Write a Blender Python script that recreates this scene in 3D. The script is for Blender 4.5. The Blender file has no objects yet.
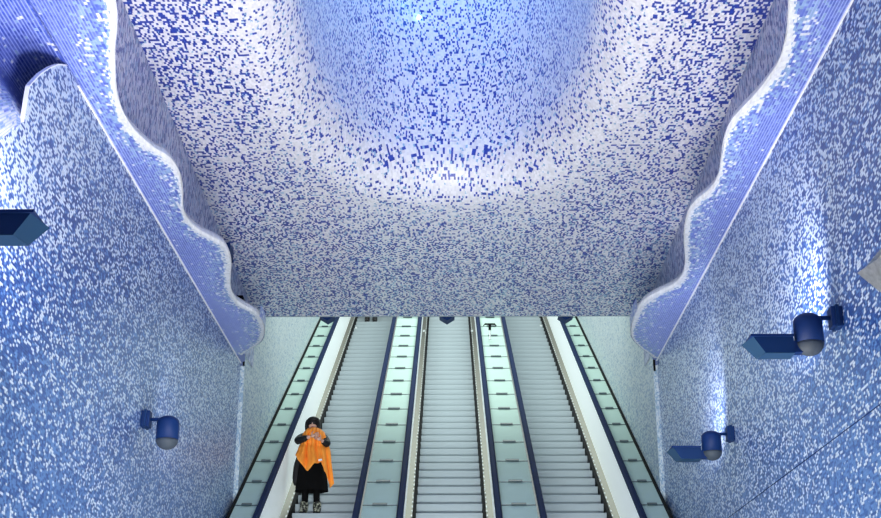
import bpy, bmesh, math, random
from mathutils import Vector, Matrix, Euler
R = math.radians
random.seed(7)
scene = bpy.context.scene
COL = scene.collection
E = 1.6                      # eye height above the hall floor
F = 1345.0                   # focal length in pixels of the 881 px wide frame
PITCH, YAW = R(21.0), R(0.362)

# ------------------------------------------------------------------ camera
cam = bpy.data.cameras.new('camera'); cam.sensor_width = 36; cam.lens = F / 881 * 36
cam.clip_end = 200
camo = bpy.data.objects.new('camera', cam); COL.objects.link(camo)
camo.location = (0, 0, E); camo.rotation_euler = (R(90) + PITCH, 0, YAW)
scene.camera = camo
CM = Euler((R(90) + PITCH, 0, YAW)).to_matrix(); CMI = CM.transposed()

# ------------------------------------------------------------------ world, lights, exposure
scene.view_settings.view_transform = 'Standard'
scene.view_settings.look = 'None'
scene.view_settings.gamma = 1
scene.view_settings.use_curve_mapping = False
scene.view_settings.exposure = 0.28
w = bpy.data.worlds.new('world'); scene.world = w; w.use_nodes = True
w.node_tree.nodes['Background'].inputs[0].default_value = (0.25, 0.35, 0.7, 1)
w.node_tree.nodes['Background'].inputs[1].default_value = 0.3
scene.cycles.max_bounces = 5
scene.cycles.diffuse_bounces = 4
scene.cycles.use_denoising = True
try:
    scene.cycles.denoising_input_passes = 'RGB_ALBEDO_NORMAL'
    scene.cycles.denoising_prefilter = 'ACCURATE'
except Exception: pass

def light(name, kind, loc, energy, color, size=1, size_y=None, target=None, spot=None, blend=1.0):
    l = bpy.data.lights.new(name, kind); l.energy = energy; l.color = color
    if kind == 'AREA':
        l.size = size
        if size_y: l.shape = 'RECTANGLE'; l.size_y = size_y
    else:
        l.shadow_soft_size = size
    if spot: l.spot_size = R(spot); l.spot_blend = blend
    o = bpy.data.objects.new(name, l); COL.objects.link(o); o.location = loc
    if target is not None:
        o.rotation_euler = (Vector(target) - Vector(loc)).to_track_quat('-Z', 'Y').to_euler()
    return o
# added unseen fills: one thrown up at the ceiling, one from behind the camera
_l = light('hall_up_fill', 'AREA', (0, 11.5, 0.4), 620, (1.0, 0.97, 0.93), 3.8, 11, target=(0, 12.4, 8)); _l.data.spread = R(125)
light('hall_front_fill', 'AREA', (0, -2.5, 2.5), 120, (0.78, 0.88, 1.0), 4, 3, target=(0, 12, 4.5))
# added unseen fill for the steps, then a long lamp under the tunnel ceiling
_l = light('escalator_fill', 'AREA', (0, 4.0, 1.0), 110, (0.92, 1.0, 0.98), 2.5, 1.0, target=(0, 21, 5.4)); _l.data.spread = R(50)
light('tunnel_light', 'AREA', (0, 27.5, 13.6), 500, (0.90, 1.0, 0.94), 4.4, 17, target=(0, 30.5, 13.6 - 5.2))
# light well of the crater
light('crater_light', 'AREA', (0, 11.0, 12.9), 120, (0.20, 0.42, 1.0), 2.2, 4.5, target=(0, 11.6, 6))
light('crater_lamp_left', 'POINT', (-0.9, 13.2, 11.2), 9, (0.1, 0.75, 1.0), 0.15)
light('crater_lamp_right', 'POINT', (0.95, 13.2, 11.0), 11, (0.1, 0.75, 1.0), 0.15)

# ------------------------------------------------------------------ pixel helpers (used to lay out real positions)
def ray(x, y): return (CM @ Vector(((x - 440.5) / F, -(y - 259) / F, -1))).normalized()
def onx(x, y, X):
    d = ray(x, y); t = X / d.x; return Vector((X, d.y * t, d.z * t + E))
def onz(x, y, zf, it=8):
    d = ray(x, y); Y = 10.0
    for _ in range(it):
        t = (zf(Y) - E) / d.z; Y = d.y * t
    return Vector((d.x * t, Y, d.z * t + E))
def project(p):
    c = CMI @ (Vector(p) - Vector((0, 0, E)))
    if c.z > -0.3: return None
    return (440.5 + F * c.x / -c.z, 259 - F * c.y / -c.z)
def smooth(a, b, x):
    t = max(0, min(1, (x - a) / (b - a))); return t * t * (3 - 2 * t)
def interp(tab, x):
    if x <= tab[0][0]: return tab[0][1]
    for (a, va), (b, vb) in zip(tab, tab[1:]):
        if x <= b: return va + (vb - va) * (x - a) / (b - a)
    return tab[-1][1]

# ------------------------------------------------------------------ materials
def srgb(r, g, b):
    f = lambda c: (c / 255) / 12.92 if c / 255 <= .04045 else ((c / 255 + .055) / 1.055) ** 2.4
    return (f(r), f(g), f(b), 1)
def mat(name, col, rough=.5, metal=0, emit=None, estr=0, spec=.5, noise=0, nscale=8):
    m = bpy.data.materials.new(name); m.use_nodes = True
    nt = m.node_tree; b = nt.nodes['Principled BSDF']
    b.inputs['Base Color'].default_value = col
    b.inputs['Roughness'].default_value = rough; b.inputs['Metallic'].default_value = metal
    b.inputs['Specular IOR Level'].default_value = spec
    if emit: b.inputs['Emission Color'].default_value = emit; b.inputs['Emission Strength'].default_value = estr
    if noise:
        tc = nt.nodes.new('ShaderNodeTexCoord'); n = nt.nodes.new('ShaderNodeTexNoise'); n.inputs['Scale'].default_value = nscale
        n.inputs['Detail'].default_value = 4
        nt.links.new(tc.outputs['Object'], n.inputs['Vector'])
        mr = nt.nodes.new('ShaderNodeMapRange'); mr.inputs[3].default_value = 1 - noise; mr.inputs[4].default_value = 1 + noise
        nt.links.new(n.outputs[0], mr.inputs[0])
        mx = nt.nodes.new('ShaderNodeVectorMath'); mx.operation = 'SCALE'; mx.inputs[0].default_value = col[:3]
        nt.links.new(mr.outputs[0], mx.inputs['Scale']); nt.links.new(mx.outputs[0], b.inputs['Base Color'])
    return m

def tile_mat(name, su, sv, white, cyan, dark, mid, grout, gw=.12, gmix=.6, rough=.35, cluster=.35, spec=.5):
    """mosaic of small glass tiles on UVs in metres; attribute td = (white share, cyan share, tone, grout amount)"""
    m = bpy.data.materials.new(name); m.use_nodes = True
    nt = m.node_tree; N = nt.nodes; L = nt.links; b = N['Principled BSDF']
    def M(op, a, c=None, d=None):
        n = N.new('ShaderNodeMath'); n.operation = op
        for i, v in enumerate((a, c, d)):
            if v is None: continue
            if isinstance(v, (int, float)): n.inputs[i].default_value = v
            else: L.new(v, n.inputs[i])
        return n.outputs[0]
    uv = N.new('ShaderNodeUVMap'); uv.uv_map = 'UVMap'
    sp = N.new('ShaderNodeSeparateXYZ'); L.new(uv.outputs[0], sp.inputs[0])
    v = M('DIVIDE', sp.outputs[1], sv); row = M('FLOOR', v)
    wr = N.new('ShaderNodeTexWhiteNoise'); wr.noise_dimensions = '1D'; L.new(row, wr.inputs['W'])
    u = M('ADD', M('DIVIDE', sp.outputs[0], su), M('MULTIPLY', wr.outputs['Value'], 7.0)); cu = M('FLOOR', u)
    cb = N.new('ShaderNodeCombineXYZ'); L.new(cu, cb.inputs[0]); L.new(row, cb.inputs[1])
    wn = N.new('ShaderNodeTexWhiteNoise'); wn.noise_dimensions = '2D'; L.new(cb.outputs[0], wn.inputs['Vector'])
    sc = N.new('ShaderNodeSeparateColor'); L.new(wn.outputs['Color'], sc.inputs[0])
    at = N.new('ShaderNodeAttribute'); at.attribute_name = 'td'
    sa = N.new('ShaderNodeSeparateColor'); L.new(at.outputs['Color'], sa.inputs[0])
    nz = N.new('ShaderNodeTexNoise'); nz.noise_dimensions = '2D'; nz.inputs['Scale'].default_value = 1 / (su * 3.2); nz.inputs['Detail'].default_value = 1
    L.new(uv.outputs[0], nz.inputs['Vector'])
    cl = M('MULTIPLY', M('SUBTRACT', nz.outputs[0], .5), cluster)
    r = M('ADD', wn.outputs['Value'], cl)
    isw = M('LESS_THAN', r, sa.outputs[0])
    isc = M('LESS_THAN', r, M('ADD', sa.outputs[0], sa.outputs[1]))
    def mixc(f, a, c):
        n = N.new('ShaderNodeMix'); n.data_type = 'RGBA'
        if isinstance(f, (int, float)): n.inputs[0].default_value = f
        else: L.new(f, n.inputs[0])
        for i, x in ((6, a), (7, c)):
            if isinstance(x, tuple): n.inputs[i].default_value = x
            else: L.new(x, n.inputs[i])
        return n.outputs[2]
    tone = M('ADD', sa.outputs[2], M('MULTIPLY', M('SUBTRACT', sc.outputs[1], .5), .5))
    tn = N.new('ShaderNodeClamp'); L.new(tone, tn.inputs[0])
    blue = mixc(tn.outputs[0], dark, mid)
    c = mixc(isw, mixc(isc, blue, cyan), white)
    vr = M('ADD', .84, M('MULTIPLY', sc.outputs[2], .2))
    vm = N.new('ShaderNodeVectorMath'); vm.operation = 'SCALE'; L.new(c, vm.inputs[0]); L.new(vr, vm.inputs['Scale'])
    fr = M('FRACT', v); g = M('LESS_THAN', fr, gw)
    g = M('MULTIPLY', g, M('MULTIPLY', at.outputs['Alpha'], gmix))
    c2 = mixc(g, vm.outputs[0], grout)
    L.new(c2, b.inputs['Base Color'])
    b.inputs['Roughness'].default_value = rough
    b.inputs['Specular IOR Level'].default_value = spec
    return m

WHT = srgb(232, 232, 236)
M_CEIL = tile_mat('ceiling_mosaic', .021, .036, srgb(232, 230, 236), srgb(150, 185, 215), srgb(22, 50, 150), srgb(52, 80, 185), WHT, .1, 0, cluster=.32)
M_WALL = tile_mat('wall_mosaic', .034, .019, srgb(208, 220, 232), srgb(88, 130, 186), srgb(12, 42, 116), srgb(58, 104, 166), srgb(74, 100, 176), .22, .4, cluster=.3)
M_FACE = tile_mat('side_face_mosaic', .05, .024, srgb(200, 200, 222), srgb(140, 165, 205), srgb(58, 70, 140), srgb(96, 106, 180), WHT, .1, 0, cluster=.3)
M_RIB = tile_mat('wave_mosaic', .04, .024, srgb(224, 226, 232), srgb(140, 168, 208), srgb(46, 74, 176), srgb(134, 150, 218), srgb(170, 184, 234), .34, .75, cluster=.25)
M_TUN = tile_mat('tunnel_mosaic', .046, .023, srgb(200, 210, 214), srgb(150, 174, 194), srgb(60, 96, 160), srgb(110, 144, 184), WHT, .1, 0, cluster=.2)
M_WHITE = mat('white_rim', srgb(238, 238, 240), .4)
M_FLOOR = mat('floor_stone', srgb(120, 130, 150), .35, noise=.1, nscale=3)
M_CONC = mat('plaster', srgb(160, 170, 180), .7, noise=.06)
M_BLUE = mat('navy_paint', srgb(8, 40, 92), .55, spec=.25, noise=.04)
M_BLUE2 = mat('navy_shell', srgb(8, 42, 88), .5, spec=.25, noise=.04)
M_TEAL = mat('lamp_glass', srgb(28, 62, 94), .3)
M_DOME = mat('smoked_dome', srgb(66, 74, 84), .5, spec=.2)
M_SILV = mat('mirror_glass', srgb(170, 172, 170), .4, metal=.5, noise=.45, nscale=60)  # mottling paints the reflected mosaic into the colour
M_BLACK = mat('black_rubber', srgb(12, 13, 16), .7, spec=.1)
M_RAIL = mat('handrail_rubber', srgb(14, 34, 72), .7, spec=.08, noise=.1)
M_STEP = mat('step_aluminium', srgb(160, 170, 176), .6, metal=.1, noise=.05, nscale=6)
M_STEPD = mat('step_gap', srgb(70, 78, 84), .6)
M_SKIRT = mat('brushed_steel', srgb(122, 120, 106), .35, metal=.5, noise=.12, nscale=5)
M_BAL = mat('backlit_white_glass', srgb(236, 242, 242), .3, emit=(.9, 1, 1, 1), estr=.2)
M_DECK = mat('frosted_glass', srgb(184, 208, 200), .75, spec=.08, noise=.06, nscale=3)
M_BAR = mat('dark_clip', srgb(40, 62, 70), .4)
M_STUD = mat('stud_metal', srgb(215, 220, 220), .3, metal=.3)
M_LED = mat('led', (1, 1, 1, 1), emit=(.4, 1, 1, 1), estr=4)

# ------------------------------------------------------------------ mesh helpers
def link(name, me, m=None, parent=None, smoothf=False):
    o = bpy.data.objects.new(name, me); COL.objects.link(o)
    if m is not None and not me.materials: me.materials.append(m)
    if parent: o.parent = parent
    if smoothf:
        for p in me.polygons: p.use_smooth = True
    return o
def tag(o, label=None, cat=None, group=None, kind=None):
    if label: o['label'] = label
    if cat: o['category'] = cat
    if group: o['group'] = group
    if kind: o['kind'] = kind
    return o
def empty(name, loc=(0, 0, 0), rz=0):
    o = bpy.data.objects.new(name, None); COL.objects.link(o); o.location = loc; o.rotation_euler = (0, 0, rz)
    o.empty_display_size = .1
    return o
def copy_tree(o, parent=None):
    c = o.copy(); COL.objects.link(c)
    if parent: c.parent = parent
    for ch in list(o.children): copy_tree(ch, c)
    return c
def grid(name, nu, nv, pos, uvf=None, attr=None, m=None, closed=False, flip=False, parent=None, smoothf=True):
    vs, at = [], []
    for j in range(nv + 1):
        for i in range(nu + 1):
            vs.append(pos(i / nu, j / nv))
            if attr: at.append(attr(i / nu, j / nv, vs[-1]))
    fs = []
    for j in range(nv):
        for i in range(nu):
            a = j * (nu + 1) + i; q = (a, a + 1, a + nu + 2, a + nu + 1)
            fs.append(q[::-1] if flip else q)
    me = bpy.data.meshes.new(name); me.from_pydata([tuple(v) for v in vs], [], fs)
    if uvf:
        ul = me.uv_layers.new(name='UVMap')
        uvs = [uvf(i / nu, j / nv, vs[j * (nu + 1) + i]) for j in range(nv + 1) for i in range(nu + 1)]
        for p in me.polygons:
            for li in p.loop_indices: ul.data[li].uv = uvs[me.loops[li].vertex_index]
    if attr:
        ca = me.color_attributes.new('td', 'FLOAT_COLOR', 'POINT')
        for k, a in enumerate(at): ca.data[k].color = (a[0], a[1], a[2], a[3] if len(a) > 3 else 1)
    me.update()
    return link(name, me, m, parent, smoothf)
class MB:
    def __init__(s): s.b = bmesh.new()
    def poly(s, pts):
        return s.b.faces.new([s.b.verts.new(p) for p in pts])
    def hexa(s, p):          # 8 points: bottom 0-3, top 4-7
        v = [s.b.verts.new(q) for q in p]
        for f in ((3, 2, 1, 0), (4, 5, 6, 7), (0, 1, 5, 4), (1, 2, 6, 5), (2, 3, 7, 6), (3, 0, 4, 7)): s.b.faces.new([v[i] for i in f])
        return s
    def box(s, x0, x1, y0, y1, z0, z1, T=None):
        p = [(x0, y0, z0), (x1, y0, z0), (x1, y1, z0), (x0, y1, z0), (x0, y0, z1), (x1, y0, z1), (x1, y1, z1), (x0, y1, z1)]
        if T: p = [T(*q) for q in p]
        return s.hexa(p)
    def prism(s, prof, a, b, T):   # prof list of (p,q); T(a, p, q)
        n = len(prof)
        va = [s.b.verts.new(T(a, *q)) for q in prof]; vb = [s.b.verts.new(T(b, *q)) for q in prof]
        for i in range(n): s.b.faces.new((va[i], va[(i + 1) % n], vb[(i + 1) % n], vb[i]))
        s.b.faces.new(va[::-1]); s.b.faces.new(vb)
        return s
    def lathe(s, prof, n=24, c=(0, 0, 0), axis='z', sx=1, sy=1):
        rings = []
        for r, h in prof:
            ring = []
            for k in range(n):
                a = 2 * math.pi * k / n; x, y = r * math.cos(a) * sx, r * math.sin(a) * sy
                p = (c[0] + x, c[1] + y, c[2] + h) if axis == 'z' else ((c[0] + h, c[1] + x, c[2] + y))
                ring.append(s.b.verts.new(p))
            rings.append(ring)
        for a, b2 in zip(rings, rings[1:]):
            for k in range(n): s.b.faces.new((a[k], a[(k + 1) % n], b2[(k + 1) % n], b2[k]))
        s.b.faces.new(rings[0][::-1]); s.b.faces.new(rings[-1])
        return s
    def build(s, name, m, parent=None, smoothf=False, bevel=0):
        bmesh.ops.recalc_face_normals(s.b, faces=s.b.faces[:])
        if bevel: bmesh.ops.bevel(s.b, geom=s.b.edges[:], offset=bevel, segments=2, affect='EDGES', profile=.6)
        me = bpy.data.meshes.new(name); s.b.to_mesh(me); s.b.free()
        return link(name, me, m, parent, smoothf)

# ------------------------------------------------------------------ layout constants
XW = 2.95; XT = 2.888; XF = 2.88; ZC = 6.4 + E
YC = 19.05                    # where the hall ceiling ends
YE = 18.3                     # where hall walls meet the tunnel walls
YB = -5.0
def zsl(Y): return 5.13 + .037 * (Y - 9.4) + E if Y > 4 else 5.13 - .2 + E
def zsr(Y): return 5.285 + .022 * (Y - 9.2) + E
C30, S30, HS = math.cos(R(30)), .5, 6.9
def inc(X, s, n=0): return Vector((X, s * C30 + (HS - n) * S30, s * S30 - (HS - n) * C30 + E))

# shares of white and cyan tiles and the blue tone, given at places on the walls (pixel x, y of the photograph)
A_L = [(5, 130, 0.62, .12, .6), (10, 170, 0.66, .12, .7), (40, 100, 0.58, .1, .35), (60, 75, 0.60, .08, .35), (90, 110, 0.50, .12, .3), (120, 160, 0.42, .16, .25), (60, 160, 0.42, .15, .35),
       (70, 210, 0.34, .15, .3), (110, 240, 0.27, .2, .25), (160, 270, 0.37, .2, .2), (200, 320, 0.34, .22, .2), (236, 380, 0.48, .28, .8), (232, 440, 0.37, .36, .65), (60, 290, 0.18, .18, .3), (20, 330, 0.14, .18, .4),
       (100, 330, 0.20, .25, .4), (160, 370, 0.31, .3, .5), (220, 420, 0.39, .32, .6), (20, 430, 0.14, .35, .6), (60, 500, 0.13, .45, .65), (140, 500, 0.25, .45, .65), (210, 500, 0.33, .4, .6), (100, 420, 0.26, .3, .5)]
A_R = [(870, 20, 0.34, .2, .05), (830, 60, 0.36, .16, .08), (790, 130, 0.38, .16, .15), (870, 120, 0.26, .14, .2), (760, 190, 0.55, .14, .35), (820, 200, 0.50, .12, .35), (870, 200, 0.20, .12, .35),
       (720, 280, 0.45, .16, .4), (800, 270, 0.49, .12, .6), (850, 300, 0.18, .15, .4), (690, 340, 0.49, .2, .6), (664, 390, 0.49, .28, .8), (668, 450, 0.38, .36, .65), (740, 330, 0.49, .16, .5), (870, 370, 0.16, .3, .5), (680, 400, 0.49, .25, .6),
       (740, 400, 0.38, .28, .55), (820, 400, 0.20, .35, .6), (870, 480, 0.11, .5, .75), (700, 480, 0.34, .4, .6), (780, 480, 0.25, .42, .65), (800, 510, 0.13, .5, .75), (700, 390, 0.54, .2, .6)]
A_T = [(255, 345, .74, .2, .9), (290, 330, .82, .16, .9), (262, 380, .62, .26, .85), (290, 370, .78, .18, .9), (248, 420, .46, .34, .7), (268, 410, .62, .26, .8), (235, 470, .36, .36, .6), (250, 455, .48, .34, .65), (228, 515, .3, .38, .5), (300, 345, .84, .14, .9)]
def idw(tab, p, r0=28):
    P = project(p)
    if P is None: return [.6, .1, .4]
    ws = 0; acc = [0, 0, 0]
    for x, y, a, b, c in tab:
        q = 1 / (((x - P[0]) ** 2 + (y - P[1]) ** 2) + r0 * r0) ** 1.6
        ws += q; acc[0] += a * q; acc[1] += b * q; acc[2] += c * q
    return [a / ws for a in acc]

# ------------------------------------------------------------------ hall walls
# outline of the rounded top corner of the left wall panel, near end
corner = [onx(x, y, -XW) for x, y in ((23, 122), (22, 108), (23, 96), (30, 85), (40, 74.5), (50, 68), (58, 65), (67, 66), (73, 71), (78, 81))]
corner = [(p.y, p.z) for p in corner]
Y_IN, Y_OUT = corner[0][0], corner[-1][0]
Z_LOW = corner[0][1]
ys = [YB + (Y_IN - YB) * i / 26 for i in range(26)]
cy = []
for k in range(41):
    y = Y_IN + (Y_OUT - Y_IN) * k / 40; cy.append(y)
ys += cy + [Y_OUT + (YE - Y_OUT) * i / 40 for i in range(1, 41)]
_q = onx(0, 140, -XW)
def zlow(y):
    return Z_LOW + (_q.z - Z_LOW) * (Y_IN - y) / (Y_IN - _q.y) if y < Y_IN else Z_LOW
def ztop_l(y):
    if y <= Y_IN: return zlow(y)
    if y >= Y_OUT: return zsl(y)
    best = None
    pts = corner
    z = max(pts[0][1], 0)
    for (ya, za), (yb, zb) in zip(pts, pts[1:]):
        lo, hi = min(ya, yb), max(ya, yb)
        if lo <= y <= hi and hi > lo: z = max(z, za + (zb - za) * (y - ya) / (yb - ya))
    return z
NU = len(ys) - 1
def wl_pos(a, b):
    y = ys[round(a * NU)]; zt = ztop_l(y); z = -.3 + (zt + .3) * b
    return (-XW, y, z)
def attr_l(a, b, p):
    d = idw(A_L, p); return (d[0], d[1], d[2], .9 * smooth(17, 10, p[1]))
def attr_r(a, b, p):
    d = idw(A_R, p); return (d[0], d[1], d[2], .9 * smooth(17, 10, p[1]))
wl = grid('wall_left', NU, 46, wl_pos, lambda a, b, p: (p[1], p[2]), attr_l, M_WALL, smoothf=False)
tag(wl, 'blue and white mosaic wall left of the escalators with a rounded top corner', kind='structure')
wr_ = grid('wall_right', 90, 46, lambda a, b: (XW, YB + (YE - YB) * a, -.3 + (zsr(YB + (YE - YB) * a) + .3) * b),
          lambda a, b, p: (p[1] + 31, p[2]), attr_r, M_WALL, flip=True, smoothf=False)
tag(wr_, 'blue and white mosaic wall right of the escalators', kind='structure')
# rim along the rounded corner: the panel stands proud of the recess behind it
prof = [(Y_IN, Z_LOW)] + [(y, ztop_l(y)) for y in cy]
def rec_depth(y, z): return .34 * smooth(zlow(y) - .02, zsl(y) - .2, z)
def rim_pos(a, b):
    k = round(a * (len(prof) - 1)); y, z = prof[k]
    return (-XW + .012 - (.05) * b, y - .0, z + .018 * (1 if b < .5 else 1) - .018 * 0)
rim = MB()
for (y0, z0), (y1, z1) in zip(prof, prof[1:]):
    d = Vector((y1 - y0, z1 - z0)); 
    if d.length < 1e-5: continue
    n = Vector((-d.y, d.x)).normalized() * .01
    rim.hexa([(-XW + .008, y0, z0), (-XW - .022, y0, z0), (-XW - .022, y1, z1), (-XW + .008, y1, z1),
              (-XW + .008, y0 + n.x, z0 + n.y), (-XW - .022, y0 + n.x, z0 + n.y), (-XW - .022, y1 + n.x, z1 + n.y), (-XW + .008, y1 + n.x, z1 + n.y)])
tag(rim.build('trim_3', M_WHITE), 'thin white rim around the rounded corner of the left wall', kind='structure')

# ------------------------------------------------------------------ wave shaped ribbons over both walls
LEFT = [(117, -60), (112, -25), (115, 0), (117, 14), (117, 30), (115.5, 45), (115, 60), (115.5, 75), (116.5, 90), (119, 103), (123, 115), (133, 131), (144, 142), (155, 151), (167, 158), (175, 167), (180.5, 178),
        (183, 192), (183, 206), (185, 216), (190, 224), (199, 232), (209, 237.5), (218, 242), (225, 247), (230, 256), (231.5, 266), (230.5, 277), (230.5, 288), (233, 296), (238, 303), (246, 308),
        (254, 312), (261, 318), (264.5, 326), (264.5, 335), (261, 342), (254, 347), (247, 351), (242, 355)]
RIGHT = [(792, -60), (790, -25), (789, 0), (788, 18), (787, 32), (784, 48), (779, 64), (770, 78), (758, 94), (743, 110), (733, 121), (726.5, 133), (723, 146), (721, 160), (719, 174), (714, 186), (706, 195),
         (697, 202), (690, 210), (686, 220), (684, 233), (684, 246), (685, 258), (684.5, 269), (681, 279), (673, 286.5), (662, 292), (650, 298), (642, 304), (636, 312), (632, 322), (630.5, 333), (633, 340), (640, 347), (648, 353), (654, 358)]
def ribbon(name, pts, zf, sgn, label):
    P = [onz(x, y, zf) for x, y in pts]
    P = [Vector((min(abs(p.x), XW - .02) * sgn, p.y, p.z)) for p in P]
    # nearer than the frame the wave goes on
    y0 = P[0].y; near = []
    for k in range(24, 0, -1):
        yy = y0 - k * (y0 - YB) / 24
        near.append(Vector((sgn * (abs(P[0].x) + .16 * math.sin((y0 - yy) * 1.9)), yy, zf(yy) )))
    P = near + P
    # catmull-rom resample
    Q = []
    for i in range(len(P) - 1):
        a, b, c, d = P[max(i - 1, 0)], P[i], P[i + 1], P[min(i + 2, len(P) - 1)]
        for k in range(4):
            t = k / 4
            Q.append(.5 * ((2 * b) + (c - a) * t + (2 * a - 5 * b + 4 * c - d) * t * t + (3 * b - a - 3 * c + d) * t ** 3))
    Q.append(P[-1])
    # keep the outer edge advancing evenly along the wall
    ymax = max(q.y for q in Q); n = len(Q) - 1
    yo = []
    m = -99
    for q in Q:
        m = max(m, q.y); yo.append(m)
    arc = [0]
    for a, b in zip(Q, Q[1:]): arc.append(arc[-1] + (b - a).length)
    K = 30; th = .10
    def pos(a, b):
        i = round(a * n); j = b * K; q = Q[i]; out = Vector((sgn * XW, yo[i], 0)); out.z = zf(out.y)
        if j <= 3:                                     # rounded lip seen from below, rising to the top side
            t = j / 3 * math.pi / 2
            i0, i1 = max(i - 1, 0), min(i + 1, n); tg = (Q[i1] - Q[i0]); tg.z = 0
            tg = tg.normalized() if tg.length > 1e-6 else Vector((0, 1, 0))
            nrm = Vector((tg.y, -tg.x, 0)); 
            if nrm.x * sgn > 0: nrm = -nrm
            r = .028
            return q + Vector((0, 0, th + r - r * math.sin(t) - th * (1 - j / 3))) - nrm * (r * (1 - math.sin(t)) * -0 + r * math.cos(t) * -0) + nrm * (-r * (1 - math.sin(math.pi / 2 - t)) )
        f = ((j - 3) / (K - 3)) ** 1.25
        p = q.lerp(out, f); p.z = zf(p.y)
        if f < .001: p = q - Vector((0, 0, 0))
        if f < .001: p.z = zf(q.y)
        return p
    def attr(a, b, p):
        i = round(a * n); q = Q[i]
        d = max(0, abs(p[0]) - abs(q.x))               # metres from the wavy edge
        # white froth of varying depth along the edge, then pale cyan, then striped blue
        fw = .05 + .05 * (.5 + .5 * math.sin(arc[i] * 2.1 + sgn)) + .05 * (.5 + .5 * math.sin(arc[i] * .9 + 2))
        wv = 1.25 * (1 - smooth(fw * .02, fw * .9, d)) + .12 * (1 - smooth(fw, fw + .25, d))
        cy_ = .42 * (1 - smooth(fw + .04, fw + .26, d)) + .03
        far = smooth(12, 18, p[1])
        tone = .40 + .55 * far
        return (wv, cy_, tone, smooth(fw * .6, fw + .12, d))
    def uvf(a, b, p): return (p[1], abs(p[0]) if abs(p[0]) < XW else p[2])
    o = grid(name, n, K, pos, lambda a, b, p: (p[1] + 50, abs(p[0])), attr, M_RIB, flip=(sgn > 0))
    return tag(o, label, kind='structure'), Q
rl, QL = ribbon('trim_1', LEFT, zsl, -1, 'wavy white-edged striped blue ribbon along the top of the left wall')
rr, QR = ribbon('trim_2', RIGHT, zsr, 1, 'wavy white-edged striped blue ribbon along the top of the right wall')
def thinband(name, sgn, zf, y0, y1, label):
    b = MB(); n = 24
    for k in range(n):
        a, c = y0 + (y1 - y0) * k / n, y0 + (y1 - y0) * (k + 1) / n
        x0, x1 = sgn * (XW - .014), sgn * (XW + .004)
        b.hexa([(x0, a, zf(a) - .012), (x1, a, zf(a) - .012), (x1, c, zf(c) - .012), (x0, c, zf(c) - .012), (x0, a, zf(a) - .001), (x1, a, zf(a) - .001), (x1, c, zf(c) - .001), (x0, c, zf(c) - .001)])
    return tag(b.build(name, M_WHITE), label, kind='structure')
thinband('trim_4', -1, zsl, Y_OUT, YE, 'thin white line where left wall meets the ribbon')
thinband('trim_5', 1, zsr, YB, YE, 'thin white line where right wall meets the ribbon')
# the ribbons' cut ends, a short tiled face hanging at the tunnel corner
def endface(name, sgn, zf, Q, label):
    top = Q[-1]; tip = Vector((sgn * (XW - .005), YE + .05, zf(YE) - .02))
    # end face: from the lobe down to the wall
    lobe = [q for q in Q[-26:]]
    def pos(a, b):
        i = round(a * (len(lobe) - 1)); q = lobe[i].copy()
        return q + Vector((sgn * .0, .03 * b, .16 * b))
    def attr(a, b, p): return (.25, .2, .6, 1)
    return tag(grid(name, len(lobe) - 1, 3, pos, lambda a, b, p: (p[1] * .7 + p[0], p[2]), attr, M_RIB), label, kind='structure')
endface('trim_6', -1, zsl, QL, 'thick tiled end of the left ribbon')
endface('trim_7', 1, zsr, QR, 'thick tiled end of the right ribbon')

# recess above the rounded corner of the left wall: cove from the ribbon down to the wall
def rec_pos(a, b):
    y = YB + (Y_OUT + .25 - YB) * a
    zs = zsl(y); r = .24; xo = .34
    if b < .2: return (-(XW - .02) - (xo - r + .02) * (b / .2), y, zs)
    if b < .55:
        t = (b - .2) / .35 * math.pi / 2
        return (-(XW + xo - r) - r * math.sin(t), y, zs - r * (1 - math.cos(t)))
    f = (b - .55) / .45; z = (zs - r) + (zlow(y) - (zs - r)) * f
    return (-XW - rec_depth(y, z), y, z)
def rec_attr(a, b, p):
    f = max(0, (b - .55) / .45)
    if b < .55: return (.02 + .25 * smooth(.25, .5, b) * smooth(8.4, 7.2, p[1]), .05, .3, 1)
    return (.05 + .62 * smooth(.35, .95, f), .25 * smooth(0, .6, f), .35 + .2 * f, 1)
def rec_uv(a, b, p):
    v = b * .5 if b < .2 else (.1 + (b - .2) / .35 * .377 if b < .55 else .477 + (b - .55) / .45 * .85)
    return (p[1], 10 + v)
tag(grid('wall_left_recess', 60, 44, rec_pos, rec_uv, rec_attr, M_RIB), 'striped blue cove curving down behind the rounded left corner', kind='structure')

# ------------------------------------------------------------------ vertical side faces above the ribbons and the ceiling with its crater
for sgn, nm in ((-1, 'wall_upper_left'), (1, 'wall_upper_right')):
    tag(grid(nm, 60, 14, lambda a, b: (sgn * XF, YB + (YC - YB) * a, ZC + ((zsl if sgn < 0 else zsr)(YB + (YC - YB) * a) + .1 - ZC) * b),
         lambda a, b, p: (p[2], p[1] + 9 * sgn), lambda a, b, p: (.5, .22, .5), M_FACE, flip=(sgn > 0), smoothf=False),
        'shaded speckled face between the ceiling and the %s ribbon' % nm.split('_')[-1], kind='structure')

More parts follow.
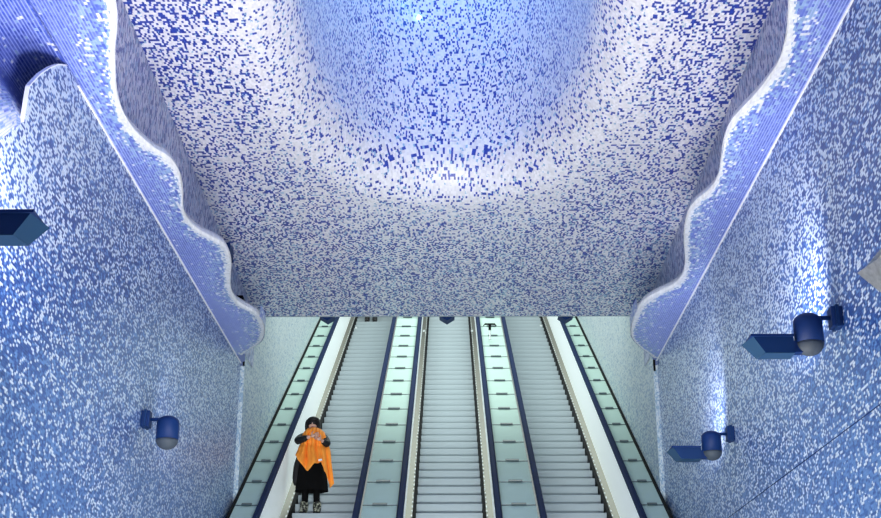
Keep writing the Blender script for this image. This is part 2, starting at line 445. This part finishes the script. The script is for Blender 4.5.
CXY = (0.0, 10.9); CA, CBB, CE = 1.40, 3.45, 2.5
FL = .55                                             # radius of the flared lip
def sup(t, a, b):
    c, s = math.cos(t), math.sin(t)
    return (CXY[0] + a * math.copysign(abs(c) ** (2 / CE), c), CXY[1] + b * math.copysign(abs(s) ** (2 / CE), s))
NT = 220
rows = []                                             # each row: (positions, uvs, attrs)
def rect_pt(t):
    c, s = math.cos(t), math.sin(t)
    hx, y1, y0 = XF, YC - CXY[1], CXY[1] - YB
    k = min(hx / abs(c) if abs(c) > 1e-6 else 1e9, (y1 / s) if s > 1e-6 else ((y0 / -s) if s < -1e-6 else 1e9))
    return (CXY[0] + c * k, CXY[1] + s * k)
ANG = [2 * math.pi * k / NT for k in range(NT)]
for sx, sy in ((1, 1), (-1, 1), (-1, -1), (1, -1)):    # exact corners of the ceiling
    ANG.append(math.atan2((YC - CXY[1]) if sy > 0 else -(CXY[1] - YB), sx * XF) % (2 * math.pi))
ANG.sort(); NT = len(ANG)
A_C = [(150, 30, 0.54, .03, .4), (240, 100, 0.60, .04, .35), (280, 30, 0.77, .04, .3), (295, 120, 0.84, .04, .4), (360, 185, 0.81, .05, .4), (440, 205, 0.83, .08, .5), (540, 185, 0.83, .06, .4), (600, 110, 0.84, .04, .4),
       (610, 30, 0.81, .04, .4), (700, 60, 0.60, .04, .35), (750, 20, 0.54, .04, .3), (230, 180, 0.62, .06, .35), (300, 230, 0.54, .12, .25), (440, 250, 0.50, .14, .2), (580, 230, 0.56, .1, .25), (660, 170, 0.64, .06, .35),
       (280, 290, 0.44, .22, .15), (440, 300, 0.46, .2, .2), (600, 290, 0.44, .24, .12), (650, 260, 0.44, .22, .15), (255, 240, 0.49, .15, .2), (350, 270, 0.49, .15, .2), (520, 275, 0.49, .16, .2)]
def put(off, z, tcur):                                 # ring at inward offset from the lip, at height z
    pass
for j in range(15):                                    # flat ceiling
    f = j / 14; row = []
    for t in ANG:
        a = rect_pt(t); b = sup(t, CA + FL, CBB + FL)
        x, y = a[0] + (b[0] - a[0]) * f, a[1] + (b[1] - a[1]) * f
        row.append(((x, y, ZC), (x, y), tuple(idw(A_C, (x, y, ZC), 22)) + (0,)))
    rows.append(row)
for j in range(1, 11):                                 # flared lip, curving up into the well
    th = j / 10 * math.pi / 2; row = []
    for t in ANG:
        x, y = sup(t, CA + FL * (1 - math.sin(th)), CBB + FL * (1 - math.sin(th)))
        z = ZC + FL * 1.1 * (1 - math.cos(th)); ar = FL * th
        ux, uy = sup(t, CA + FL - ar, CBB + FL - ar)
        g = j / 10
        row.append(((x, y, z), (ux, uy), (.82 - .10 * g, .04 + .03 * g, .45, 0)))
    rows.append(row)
per = [0]
ring = [sup(t, CA, CBB) for t in ANG]
for k in range(NT): per.append(per[-1] + math.dist(ring[k], ring[(k + 1) % NT]))
JS = len(rows) - 1
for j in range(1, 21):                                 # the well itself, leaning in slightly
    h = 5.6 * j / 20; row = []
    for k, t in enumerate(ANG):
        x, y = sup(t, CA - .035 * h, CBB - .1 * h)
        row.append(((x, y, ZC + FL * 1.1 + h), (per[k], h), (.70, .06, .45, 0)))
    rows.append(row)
me = bpy.data.meshes.new('ceiling')
vs = [p[0] for r_ in rows for p in r_]; fs = []; fuv = []
for j in range(len(rows) - 1):
    for k in range(NT):
        k2 = (k + 1) % NT
        fs.append((j * NT + k, j * NT + k2, (j + 1) * NT + k2, (j + 1) * NT + k))
        if j >= JS:
            h0 = 5.6 * (j - JS) / 20; h1 = 5.6 * (j - JS + 1) / 20
            fuv += [(per[k] * 1.1 + 40, h0 * 1.3), (per[k + 1] * 1.1 + 40, h0 * 1.3), (per[k + 1] * 1.1 + 40, h1 * 1.3), (per[k] * 1.1 + 40, h1 * 1.3)]
        else:
            fuv += [rows[j][k][1], rows[j][k2][1], rows[j + 1][k2][1], rows[j + 1][k][1]]
me.from_pydata(vs, [], fs)
ul = me.uv_layers.new(name='UVMap')
for i, u_ in enumerate(fuv): ul.data[i].uv = u_
ca = me.color_attributes.new('td', 'FLOAT_COLOR', 'POINT')
i = 0
for r_ in rows:
    for p in r_: ca.data[i].color = p[2] if len(p[2]) == 4 else p[2] + (0,); i += 1
tag(link('ceiling', me, M_CEIL, smoothf=True), 'white and blue mosaic ceiling with a deep oval crater of blue light', kind='structure')
# top of the well, edge beam, tunnel ceiling, floor, back wall
tag(MB().box(-2.2, 2.2, 7, 15, ZC + FL * 1.1 + 5.6, ZC + FL * 1.1 + 5.7).build('ceiling_well_top', M_CONC), kind='structure')
tag(MB().box(-XW, XW, YC - .01, YC + .12, ZC + .03, ZC + 1.4).build('ceiling_edge', M_CONC), kind='structure')
def tc(X, Y, k): return (X, Y, ZC + 1.3 + (Y - YC) * math.tan(R(30)) + k)
tag(MB().hexa([tc(-XW - .1, YC, 0), tc(XW + .1, YC, 0), tc(XW + .1, 40, 0), tc(-XW - .1, 40, 0), tc(-XW - .1, YC, .2), tc(XW + .1, YC, .2), tc(XW + .1, 40, .2), tc(-XW - .1, 40, .2)])
    .build('ceiling_tunnel', M_CONC), kind='structure')
tag(MB().box(-XW - .6, XW + .6, YB, 14, -.2, 0).build('floor', M_FLOOR), kind='structure')
tag(MB().box(-XW - .6, XW + .6, YB - .1, YB, -.2, ZC + .2).build('wall_back', M_CONC), kind='structure')
for sgn, nm in ((-1, 'wall_tunnel_left'), (1, 'wall_tunnel_right')):
    def tp(a, b):
        y = YE + (40 - YE) * a; zb = (y - 14) * .577 - 1.0; zt = min(ZC + 1.5 + max(0, y - YC) * .577, 99) if y > YC - .01 else ZC + .1
        return (sgn * XT, y, zb + (zt - zb) * b)
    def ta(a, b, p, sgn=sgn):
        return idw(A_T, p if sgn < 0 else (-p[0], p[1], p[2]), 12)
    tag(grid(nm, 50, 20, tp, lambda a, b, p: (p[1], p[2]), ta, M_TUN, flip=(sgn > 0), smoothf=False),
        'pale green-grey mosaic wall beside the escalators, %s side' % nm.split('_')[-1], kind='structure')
for sgn, nm in ((-1, 'wall_corner_left'), (1, 'wall_corner_right')):   # short return where the tunnel narrows
    tag(grid(nm, 2, 20, lambda a, b: (sgn * (XT + (XW - XT) * a), YE, 1.0 + (zsl(YE) - 1.0 - .05) * b), lambda a, b, p: (p[0] * 3, p[2] * 1.0),
             lambda a, b, p: (.5, .5, .7), M_TUN, flip=(sgn < 0), smoothf=False), kind='structure')
pt = inc(0, 38.5, 0)
tag(MB().box(-XW, XW, pt.y, pt.y + 6, pt.z - .3, pt.z).build('floor_upper', M_FLOOR), kind='structure')
tag(MB().box(-XW, XW, pt.y + 5.9, pt.y + 6, pt.z, pt.z + 5).build('wall_upper_back', M_CONC), kind='structure')

# expansion seam on the right wall
a_, b_ = onx(881, 404, XW), onx(728, 518, XW)
d_ = (b_ - a_); a2 = a_ - d_ * 1.2
sm = MB(); e = .003
sm.hexa([(XW - .004, a2.y, a2.z - e), (XW + .004, a2.y, a2.z - e), (XW + .004, b_.y, b_.z - e), (XW - .004, b_.y, b_.z - e), (XW - .004, a2.y, a2.z + e), (XW + .004, a2.y, a2.z + e), (XW + .004, b_.y, b_.z + e), (XW - .004, b_.y, b_.z + e)])
tag(sm.build('trim_8', M_BLUE), 'thin dark seam running low along the right wall', kind='structure')

# ------------------------------------------------------------------ escalators
S0, S1 = 9.2, 38.2
DS = .4045
s_ph = 19.28
def make_escalator(cx, label):
    base = inc(cx, S0, 0)
    root = empty('escalator', base); tag(root, label, 'escalator', 'escalators side by side in the tunnel')
    off = Vector(base)
    T = lambda X, s, n: inc(X + cx, s, n) - off
    def pr(prof, a, b): return lambda m_, nm: MB().prism(prof, a, b, lambda s, X, n: T(X, s, n)).build(nm, m_, root)
    for sg in (-1, 1):
        q = lambda pts: [(sg * x, n) for x, n in pts]
        pr(q([(.545, -.02), (.55, .035), (.652, .06), (.69, .06), (.69, -.05)]), S0, S1)(M_SKIRT, 'inner_decking')
        bs = pr(q([(.505, -.28), (.505, .02), (.545, .04), (.545, -.28)]), S0, S1)(M_BLACK, 'skirt_brush')
        st = MB(); s = S0 + .1
        while s < S1:
            st.box(sg * .548, sg * .566, s, s + .045, .04, .058, lambda X, s_, n: T(X, s_, n)); s += .202
        o = st.build('stud', M_STUD, bs); tag(o, 'row of small bright studs', kind='stuff')
        pr(q([(.652, .055), (.608, .9), (.65, .9), (.69, .055)]), S0, S1)(M_BAL, 'balustrade_panel')
        hr = pr(q([(.602, .885), (.594, .91), (.6, .945), (.615, .96), (.66, .96), (.676, .945), (.684, .91), (.672, .885)]), S0 - .3, S1 + .3)(M_RAIL, 'handrail')
        # curved newel end of the handrail
    # step: curved riser seen from the front, tread on top
    prof = [(0, 0), (-.004, -.012), (-.002, -.05), (.004, -.10), (.016, -.15), (.036, -.19), (.05, -.205), (.37, -.205), (.37, 0)]
    first = MB().prism(prof, -.5, .5, lambda X, y, z: (X, y, z)).build('step', M_STEP, root)
    gp = MB().box(-.5, .5, .012, .05, -.2025, -.178).build('step_gap', M_STEPD, None)
    gp.parent = first
    k0 = math.ceil((S0 + .5 - s_ph) / DS); k1 = int((S1 - .3 - s_ph) / DS)
    for i, k in enumerate(range(k0, k1)):
        st = first
        if i:
            st = first.copy(); COL.objects.link(st); st.parent = root
            g2 = gp.copy(); COL.objects.link(g2); g2.parent = st
        st.location = inc(cx, s_ph + k * DS, 0) - off
    MB().box(-.62, .62, -1.2, .5, -.3, .0).build('comb_plate', M_SKIRT, root).location = (0, 0, 0)
    MB().prism([(-.68, -.05), (.68, -.05), (.68, -.6), (-.68, -.6)], S0, S1, lambda s, X, n: T(X, s, n - .3)).build('truss', M_BLACK, root)
    return root
make_escalator(-1.845, 'leftmost escalator, a person hugging orange cloth rides it')
make_escalator(0.005, 'empty middle escalator between the two glass-topped dividers')
make_escalator(1.855, 'rightmost escalator, empty, beside the wide white balustrade on the right')

# ------------------------------------------------------------------ glass topped strips between them
def make_deck(x0, x1, label, s_first=17.18, wall=0):
    root = empty('glass_deck', inc((x0 + x1) / 2, S0, .7)); off = Vector(root.location)
    tag(root, label, 'deck', 'glass decks between the escalators')
    T = lambda X, s, n: inc(X, s, n) - off
    P = .961; k0 = math.ceil((S0 - s_first) / P); k1 = int((S1 - s_first) / P)
    w_ = x1 - x0; xm = (x0 + x1) / 2
    p = MB().box(x0 + .006, x1 - .006, S0, S0 + P - .022, .835, .86, T)
    # meshes are laid at s = S0 and copied up the slope
    step = inc(0, 1, 0) - inc(0, 0, 0)
    g0 = p.build('glass_panel', M_DECK, root)
    b0 = MB().box(x0 + .004, x1 - .004, S0 - .022, S0, .83, .868, T).build('joint_bar', M_BAR, root)
    c0 = MB().box(xm - w_ * .21, xm + w_ * .21, S0 - .05, S0 + .012, .868, .888, T).build('clip', M_BAR, b0)
    for i, k in enumerate(range(k0, k1)):
        d = step * (s_first + k * P - S0)
        if i == 0: g, b = g0, b0
        else:
            g = g0.copy(); b = b0.copy(); c = c0.copy()
            for o in (g, b, c): COL.objects.link(o)
            g.parent = root; b.parent = root; c.parent = b
        g.location = d; b.location = d
    MB().box(x0, x1, S0, S1, -.3, .83, T).build('casing', M_SKIRT, root)
    if wall: MB().box(*sorted((wall * 2.858, wall * (XT - .001))), S0, S1, .80, .885, T).build('edge_strip', M_BLACK, root)
    return root
make_deck(-2.855, -2.535, 'green frosted glass strip between left wall and leftmost escalator', wall=-1)
make_deck(-1.155, -.685, 'green frosted glass divider between leftmost and middle escalators')
make_deck(.695, 1.165, 'green frosted glass divider between middle and rightmost escalators')
make_deck(2.545, 2.855, 'green frosted glass strip between rightmost escalator and right wall', wall=1)
# small T shaped post on the divider
def on_n(x, y, n):
    d = ray(x, y); nv = Vector((0, -S30, C30)); p0 = inc(0, 20, n) - Vector((0, 0, E))
    t = p0.dot(nv) / d.dot(nv); return d * t + Vector((0, 0, E))
b = on_n(490, 341, .90) + Vector((0, 0, .03))
po = empty('stop_post', b); tag(po, 'small dark T-shaped post on the glass divider right of the middle escalator', 'post')
MB().lathe([(.03, 0), (.03, .02), (.02, .03), (.02, .30)], 12).build('pole', M_STUD, po)
MB().lathe([(.028, 0), (.028, .12)], 12, c=(0, 0, .2)).build('collar', M_BLACK, po)
hd = MB(); hd.prism([(-.14, -.03), (-.1, .02), (.1, .02), (.14, -.03), (.1, .0), (-.1, .0)], -.03, .03, lambda y, x, z: (x, y, z + .325)); hd.build('head', M_BLACK, po)
# pale plates put in for light glints high up on the decking
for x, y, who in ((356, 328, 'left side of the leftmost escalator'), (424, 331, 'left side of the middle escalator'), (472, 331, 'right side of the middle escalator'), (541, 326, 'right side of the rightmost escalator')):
    p = on_n(x, y, .15); o = MB().box(-.024, .024, -.08, .08, 0, .012).build('glint_plate', M_STUD); o.location = p; o.rotation_euler = (R(30), 0, 0)
    tag(o, 'small pale plate added as a light glint high up on the steel decking, ' + who, 'plate', 'pale glint plates on the decking')

# ------------------------------------------------------------------ wall lamps
def make_lamp(side, anchor, label, box=True, capsule=True, scale=1.0, shell=None, glass=None, spot=None, group='navy lamps on the mosaic walls'):
    """anchor: point on the wall where the plate's centre sits. side -1 left wall, +1 right wall; local x runs from wall into hall"""
    root = empty('wall_lamp', anchor); root.scale = (scale,) * 3
    tag(root, label, 'lamp', group)
    s = -side
    shell = shell or M_BLUE; glass = glass or M_TEAL
    pl = MB().box(0, s * .085, -.06, .06, -.078, .078).build('wall_plate', shell, root, bevel=.008)
    MB().box(s * .03, s * .055, -.075, .075, -.085, .085).build('clamp', M_BLUE2, pl)
    if capsule:
        cx_ = s * .255
        MB().lathe([(.017, 0), (.017, .15)], 14, c=(s * .085 if s > 0 else s * .235, 0, 0), axis='x').build('arm', shell, root, True)
        r = .108; prof = [(.004, .035)]
        for k in range(1, 8): t = k / 7 * math.pi / 2; prof.append((r * math.sin(t), .035 - .07 * (1 - math.cos(t))))
        prof += [(r, -.2)]
        MB().lathe(prof, 28, c=(cx_, 0, 0)).build('capsule_body', shell, root, True)
        prof = [(r * .985, -.2)]
        for k in range(1, 8): t = k / 7 * math.pi / 2; prof.append((max(.003, r * .985 * math.cos(t)), -.2 - .095 * math.sin(t)))
        MB().lathe(prof, 28, c=(cx_, 0, 0)).build('dome', M_DOME, root, True)
    if box:
        z0 = -.165
        pts = [(.684, 0, z0), (.605, 0, z0 - .122), (.642, .16, z0 - .122), (.732, .21, z0)]
        nr = .385
        b = MB(); far = [b.b.verts.new((s * p[0], p[1] - .06, p[2])) for p in pts]; ne = [b.b.verts.new((s * nr, p[1] - .06, p[2])) for p in pts]
        for i in (0, 2, 3): b.b.faces.new((far[i], far[(i + 1) % 4], ne[(i + 1) % 4], ne[i]))
        b.b.faces.new(ne)
        bo = b.build('flood_housing', M_BLUE2 if shell is M_BLUE else shell, root)
        g = MB(); g.poly([(s * p[0], p[1] - .06, p[2]) for p in pts]); g.build('end_glass', glass, bo)
        g = MB(); q = [(s * nr, pts[1][1]), (s * pts[1][0], pts[1][1]), (s * pts[2][0], pts[2][1]), (s * nr, pts[2][1])]
        g.hexa([(x, y - .06, z0 - .127) for x, y in q] + [(x, y - .06, z0 - .121) for x, y in q]); g.build('lens', glass, bo)
        MB().box(s * nr, s * .705, -.075, .16, z0, z0 + .018).build('top_lip', shell, bo)
        MB().box(s * .30, s * (nr + .01), -.03, .05, z0 - .11, z0 - .02).build('bracket', shell, root)
    if spot:
        e_, col, tgt = spot
        p = Vector(anchor) + Vector((s * .72, .3, .0)) * scale
        light('lamp_wash', 'SPOT', p, e_, col, .12, target=Vector(anchor) + Vector(tgt), spot=100, blend=1)
    return root
LAV = (.80, .80, 1.0)
make_lamp(1, onx(841, 318, XW), 'navy wall lamp with capsule and flood box, the higher one on the right wall', spot=(120, LAV, (0, 1.0, .75)))
make_lamp(1, onx(734, 434, XW), 'navy wall lamp with capsule and flood box, the lower one on the right wall', scale=.94, spot=(100, LAV, (0, 1.1, .75)))
make_lamp(-1, onx(142, 419.5, -XW), 'navy capsule wall lamp without a flood box on the left wall', box=False, spot=(25, LAV, (0, 1.8, .6)))
# near ones, cut by the frame: find the wall anchor from the tip of the flood box
def from_tip(side, x, y, sc=1.0):
    s = -side; d = ray(x, y); X = side * XW + s * .732 * sc; t = X / d.x; p = d * t
    return Vector((side * XW, p.y - .15 * sc, p.z + E + .165 * sc))
aL = from_tip(-1, 50, 228, 1.0)
make_lamp(-1, aL, 'navy flood box cut by the left edge of the picture', scale=1.0, spot=(230, LAV, (0, 2.0, .95)))
aR = from_tip(1, 857, 273, 1.5)
make_lamp(1, aR, 'silvery glass-ended flood box cut by the right edge of the picture', scale=1.5, shell=M_SILV, glass=M_SILV)

# small navy flood heads: under the ceiling's far edge; small dark boxes behind the left ribbon
def flood_head(x, y, Y, label, size=.115, mt=None, grp=None):
    d = ray(x, y); t = Y / d.y; tip = d * t + Vector((0, 0, E))
    root = empty('flood_light', tip); tag(root, label, 'lamp', grp)
    s = size
    MB().prism([(0, 0), (s, s * .62), (s * .8, s * 1.3), (-s * .8, s * 1.3), (-s, s * .62)], 0, .2, lambda y_, x_, z_: (x_, y_, z_)).build('housing', mt or M_BLUE, root)
    MB().box(-.02, .02, .06, .10, s * 1.3, s * 1.3 + .35).build('stem', M_BLUE2, root)
    return root
g_ = 'flood heads under the far edge of the ceiling'
flood_head(447, 320.5, YC + .25, 'navy flood head tip at the ceiling edge above the middle escalator', grp=g_)
flood_head(566, 320, YC + .25, 'navy flood head tip at the ceiling edge above the right deck strip', grp=g_)
flood_head(327, 320.5, YC + .25, 'navy flood head tip at the ceiling edge above the left deck strip', grp=g_)
def hidden_box(x, y, X, label, mt):
    p = onx(x, y, X); root = empty('ribbon_box', p); tag(root, label, 'lamp', 'small dark boxes behind the left ribbon')
    MB().box(-.04, .05, -.16, .16, -.16, 0).build('housing', mt, root, bevel=.01)
    MB().box(-.06, .02, -.04, .04, -.12, -.04).build('bracket', mt, root)
hidden_box(228, 247, -2.80, 'small navy box peeking over the left ribbon, the nearer of two', M_BLUE)
hidden_box(241, 299, -2.76, 'small dark box peeking over the left ribbon, the farther of two', M_BLACK)
for sgn, (x, y) in ((-1, (243, 368)), (1, (655, 366))):
    p = onx(x, y, sgn * (XW - .03)); o = MB().prism([(-.05, .08), (.06, .0), (-.05, -.09)], 0, .03, lambda x_, y_, z_: (-sgn * x_, y_, z_)).build('corner_bracket', M_BLACK)
    o.location = p
    tag(o, 'small black bracket at the wall corner under the %s ribbon tip' % ('left' if sgn < 0 else 'right'), 'bracket', 'black brackets under the ribbon tips')
# blue-green lamp dot high in the crater
d = ray(419, 18)
best = None
for k in range(4000):
    t = 12 + k * .002; p = d * t
    h = p.z + E - (ZC + FL * 1.1)
    if h > 0:
        a, b2 = CA - .035 * h, CBB - .1 * h
        if abs((p.x - CXY[0]) / a) ** CE + abs((p.y - CXY[1]) / b2) ** CE >= 1: best = p; break
if best is not None:
    o = MB().lathe([(.004, -.03), (.022, -.02), (.03, 0), (.022, .02), (.004, .03)], 14).build('crater_lamp', M_LED, smoothf=True)
    o.location = best + Vector((0, -.02, E)); tag(o, 'tiny bright cyan lamp high inside the ceiling crater', 'lamp')

# ------------------------------------------------------------------ people
M_SKIN = mat('skin', srgb(206, 160, 140), .5)
M_HAIR = mat('dark_hair', srgb(16, 12, 14), .5, spec=.3)
M_COAT = mat('black_coat', srgb(14, 15, 20), .6, spec=.3, noise=.2, nscale=20)
M_SKIRTC = mat('black_skirt', srgb(8, 8, 10), .85, spec=.1)
M_ORANGE = mat('orange_cloth', srgb(255, 156, 60), .6, spec=.2, noise=.1, nscale=9)
M_BOOT = bpy.data.materials.new('patterned_boot'); M_BOOT.use_nodes = True
_n = M_BOOT.node_tree; _b = _n.nodes['Principled BSDF']; _b.inputs['Roughness'].default_value = .8
_t = _n.nodes.new('ShaderNodeTexCoord'); _z = _n.nodes.new('ShaderNodeTexNoise'); _z.inputs['Scale'].default_value = 34; _z.inputs['Detail'].default_value = 1
_r = _n.nodes.new('ShaderNodeValToRGB'); _r.color_ramp.elements[0].position = .48; _r.color_ramp.elements[1].position = .6
_r.color_ramp.elements[0].color = srgb(22, 24, 22); _r.color_ramp.elements[1].color = srgb(150, 152, 136)
_n.links.new(_t.outputs['Object'], _z.inputs['Vector']); _n.links.new(_z.outputs[0], _r.inputs[0]); _n.links.new(_r.outputs[0], _b.inputs['Base Color'])

def skin_bm(verts, edges, radii, sub=2):
    me = bpy.data.meshes.new('sk'); me.from_pydata(verts, edges, [])
    o = bpy.data.objects.new('sk', me); COL.objects.link(o)
    md = o.modifiers.new('s', 'SKIN'); md.use_smooth_shade = True
    for i, r in enumerate(radii):
        me.skin_vertices[0].data[i].radius = (r, r) if not isinstance(r, tuple) else r
    me.skin_vertices[0].data[0].use_root = True
    ms = o.modifiers.new('u', 'SUBSURF'); ms.levels = sub; ms.render_levels = sub
    dg = bpy.context.evaluated_depsgraph_get(); ev = o.evaluated_get(dg)
    out = bpy.data.meshes.new_from_object(ev)
    bpy.data.objects.remove(o); return out
def join(name, meshes, m, parent):
    b = bmesh.new()
    for me in meshes: b.from_mesh(me)
    out = bpy.data.meshes.new(name); b.to_mesh(out); b.free(); out.materials.clear()
    return link(name, out, m, parent, True)
def ell(c, r, n=20):
    b = bmesh.new(); bmesh.ops.create_uvsphere(b, u_segments=n, v_segments=n // 2 + 2, radius=1)
    for v in b.verts: v.co = Vector((c[0] + v.co.x * r[0], c[1] + v.co.y * r[1], c[2] + v.co.z * r[2]))
    me = bpy.data.meshes.new('e'); b.to_mesh(me); b.free(); return me
def chain(pts, rad, sub=2): return skin_bm(pts, [(i, i + 1) for i in range(len(pts) - 1)], rad, sub)
def make_person(loc, rz, label, boot_m, group=None):
    root = empty('person', loc, rz); tag(root, label, 'person', group)
    EL, ER = (-.215, -.25, 1.075), (.25, -.22, 1.03)
    WL, WR = (.0, -.36, 1.12), (.165, -.33, 1.07)
    V = [(0, .02, .80), (0, .02, .92), (0, .01, 1.06), (0, .0, 1.18), (0, -.015, 1.255), (0, -.05, 1.31), (0, -.065, 1.37), (0, -.06, 1.43),
         (-.09, 0, 1.2), (-.165, .0, 1.19), EL, WL, (.09, 0, 1.2), (.165, .0, 1.19), ER, WR,
         (-.085, .02, .76), (-.09, .0, .42), (-.09, .03, .09), (-.09, -.09, .04), (.085, .02, .76), (.09, .0, .42), (.09, .03, .09), (.09, -.09, .04)]
    Eg = [(0, 1), (1, 2), (2, 3), (3, 4), (4, 5), (5, 6), (6, 7), (3, 8), (8, 9), (9, 10), (10, 11), (3, 12), (12, 13), (13, 14), (14, 15), (0, 16), (16, 17), (17, 18), (18, 19), (0, 20), (20, 21), (21, 22), (22, 23)]
    Rd = [.12, .10, .11, .105, .05, .06, .082, .07, .07, .055, .04, .026, .07, .055, .04, .026, .08, .052, .036, .035, .08, .052, .036, .035]
    parts = [skin_bm(V, Eg, Rd)]
    parts.append(chain([(0, -.135, 1.395), (0, -.15, 1.375), (0, -.158, 1.358), (0, -.14, 1.35)], [.009, .011, .014, .008], 1))   # nose
    parts.append(ell((-.082, -.06, 1.375), (.012, .02, .03), 10)); parts.append(ell((.082, -.06, 1.375), (.012, .02, .03), 10))    # ears
    # hands: palm and five bent fingers each
    def hand(w, d, side):
        w = Vector(w); d = Vector(d).normalized(); up = Vector((0, -.25, 1)).normalized(); up = (up - d * up.dot(d)).normalized(); n = d.cross(up).normalized()
        if n.y > 0: n = -n
        out = [chain([w, w + d * .04, w + d * .075], [.022, .032, .03], 1)]
        for k, (o_, L_) in enumerate(((.027, .062), (.010, .070), (-.008, .066), (-.025, .052))):
            a = w + d * .07 + up * o_
            out.append(chain([a, a + d * L_ * .5, a + d * L_ * .8 - n * .02, a + d * L_ * .9 - n * .038], [.0095, .0088, .008, .007], 1))
        a = w + d * .02 + up * .02
        out.append(chain([a, a + up * .03 + d * .02 + n * .005, a + up * .045 + d * .045 - n * .004], [.011, .0095, .008], 1))
        return out
    parts += hand(WL, (.9, -.08, .25), -1) + hand(WR, (-.85, -.10, .45), 1)
    body = join('body', parts, M_SKIN, root)
    for sx in (-.03, .03): link('eye', ell((sx, -.139, 1.39), (.013, .008, .006), 10), M_HAIR, root, True)
    link('mouth', ell((0, -.142, 1.325), (.024, .008, .006), 10), mat('lips', srgb(150, 70, 70), .5) if 'lips' not in bpy.data.materials else bpy.data.materials['lips'], root, True)
    hair = [ell((0, -.035, 1.415), (.108, .108, .098)), ell((0, .0, 1.35), (.112, .085, .12)), ell((-.088, -.05, 1.36), (.036, .065, .105)), ell((.085, -.05, 1.37), (.033, .062, .095)), ell((.01, -.105, 1.452), (.085, .05, .04))]
    join('hair', hair, M_HAIR, root)
    # coat: torso and sleeves
    V2 = [(0, .02, .80), (0, .02, .95), (0, .01, 1.08), (0, 0, 1.19), (0, -.01, 1.27), (-.10, 0, 1.21), (-.175, 0, 1.185), EL, tuple(Vector(EL).lerp(Vector(WL), .86)), (.10, 0, 1.21), (.175, 0, 1.185), ER, tuple(Vector(ER).lerp(Vector(WR), .86))]
    E2 = [(0, 1), (1, 2), (2, 3), (3, 4), (3, 5), (5, 6), (6, 7), (7, 8), (3, 9), (9, 10), (10, 11), (11, 12)]
    join('coat', [skin_bm(V2, E2, [.15, .135, .14, .13, .075, .095, .078, .064, .044, .095, .078, .064, .044])], M_COAT, root)
    def hem(z1, z0, r1, r0, wob, n=40, rows_=8):
        def pos(a, b):
            t = a * 2 * math.pi; r = r1 + (r0 - r1) * b ** .7; r *= 1 + wob * b * math.sin(t * 7 + 1)
            return (r * math.cos(t) * 1.12, .02 + r * math.sin(t) * .8, z1 + (z0 - z1) * b)
        return pos, n, rows_
    p_, n_, r_ = hem(.98, .36, .15, .225, .05)
    sk = grid('skirt', n_, r_, p_, m=M_SKIRTC, parent=root)
    # loose coat side hanging on the left hip
    join('coat_tail', [chain([(-.17, .0, .95), (-.225, -.01, .75), (-.235, -.01, .55), (-.22, -.01, .44)], [.05, .06, .062, .045])], M_COAT, root)
    for sx in (-1, 1):
        join('stocking', [chain([(sx * .08, .02, .7), (sx * .085, .0, .4), (sx * .09, .01, .14)], [.075, .058, .05])], M_SKIRTC, root)
        bt = [chain([(sx * .095, .02, .24), (sx * .098, .015, .12), (sx * .1, .0, .055), (sx * .105, -.09, .05), (sx * .108, -.135, .045)], [.068, .07, .062, .056, .04])]
        bo = join('boot', bt, boot_m, root)
        MB().prism([(-.05, .06), (.05, .06), (.055, -.1), (.035, -.175), (-.035, -.175), (-.055, -.1)], 0, .022, lambda z, x, y: (x + sx * .103, y, z)).build('sole', M_BLACK, bo)
    return root
nos = inc(0, s_ph, 0)
def tread_at(x, y, k):
    p = inc(0, s_ph + k * DS, 0); d = ray(x, y); t = (p.y + .17) / d.y
    return Vector((d.x * t, p.y + .17, p.z + .002))
pp = tread_at(310.5, 505, 0)
make_person(pp, 0, 'dark-haired person in black coat and skirt, patterned boots, hugging an orange cloth', M_BOOT)
# orange cloth gathered under the chin and hanging over the folded arms
XB = [(0, -.225), (.12, -.17), (.3, -.03), (.45, .07), (.6, .16), (.72, .25), (.85, .31), (1, .37)]
ZB = [(0, .86), (.12, .76), (.3, .61), (.45, .72), (.6, .755), (.72, .56), (.85, .37), (1, .43)]
XT = [(0, -.135), (.5, .02), (1, .175)]
XM = [(0, -.2), (.3, -.08), (.6, .07), (1, .28)]
def cl(a, b):
    xt, xm, xb = interp(XT, a), interp(XM, a), interp(XB, a)
    zt = 1.312 - .06 * abs(2 * a - 1) ** 2.2; zm = 1.02 - .06 * a; zb = interp(ZB, a)
    if b < .4: t = b / .4; x = xt + (xm - xt) * t; z = zt + (zm - zt) * t
    else: t = (b - .4) / .6; x = xm + (xb - xm) * t; z = zm + (zb - zm) * t
    fold = .03 * math.sin(a * 21 + b * 2.5) * (.35 + b) + .016 * math.sin(a * 43 + 4 * b)
    y = -.17 - .05 * math.sin(min(1, b / .35) * math.pi) * .5 - .03 * b + .06 * (2 * a - 1) ** 2 + fold
    if b < .12: y += .06 * (1 - b / .12) ** 2
    y -= .05 * math.exp(-((b - .08) / .08) ** 2) * (1 - (2 * a - 1) ** 2)
    if b > .45: y -= .10 * smooth(.45, 1, b) * (1 - a * .4)
    y += .045 * math.exp(-((b - .3) / .09) ** 2)
    return (x, y, z)
clo = grid('orange_cloth', 56, 44, cl, m=M_ORANGE)
sl = clo.modifiers.new('s', 'SOLIDIFY'); sl.thickness = .012
clo.location = pp; tag(clo, 'bright orange cloth hugged against the chest and chin, hanging in folds', 'cloth')
t_ = MB().box(-.028, .028, -.004, .004, -.014, .014).build('pale_tag', M_WHITE, clo); t_.location = (.155, -.30, .775); t_.rotation_euler = (0, R(-12), 0)
# only the shoes of a second rider show below the ceiling edge
kk = 0
for k in range(20, 60):
    pr_ = project(inc(-2, s_ph + k * DS, 0))
    if pr_ and pr_[1] <= 324: kk = k; break
p2 = tread_at(371, 321, kk)
M_SHOE = mat('dark_shoe', srgb(14, 12, 16), .5)
make_person(p2, 0, 'rider at the top of the leftmost escalator, only dark shoes seen under the ceiling edge', M_SHOE)
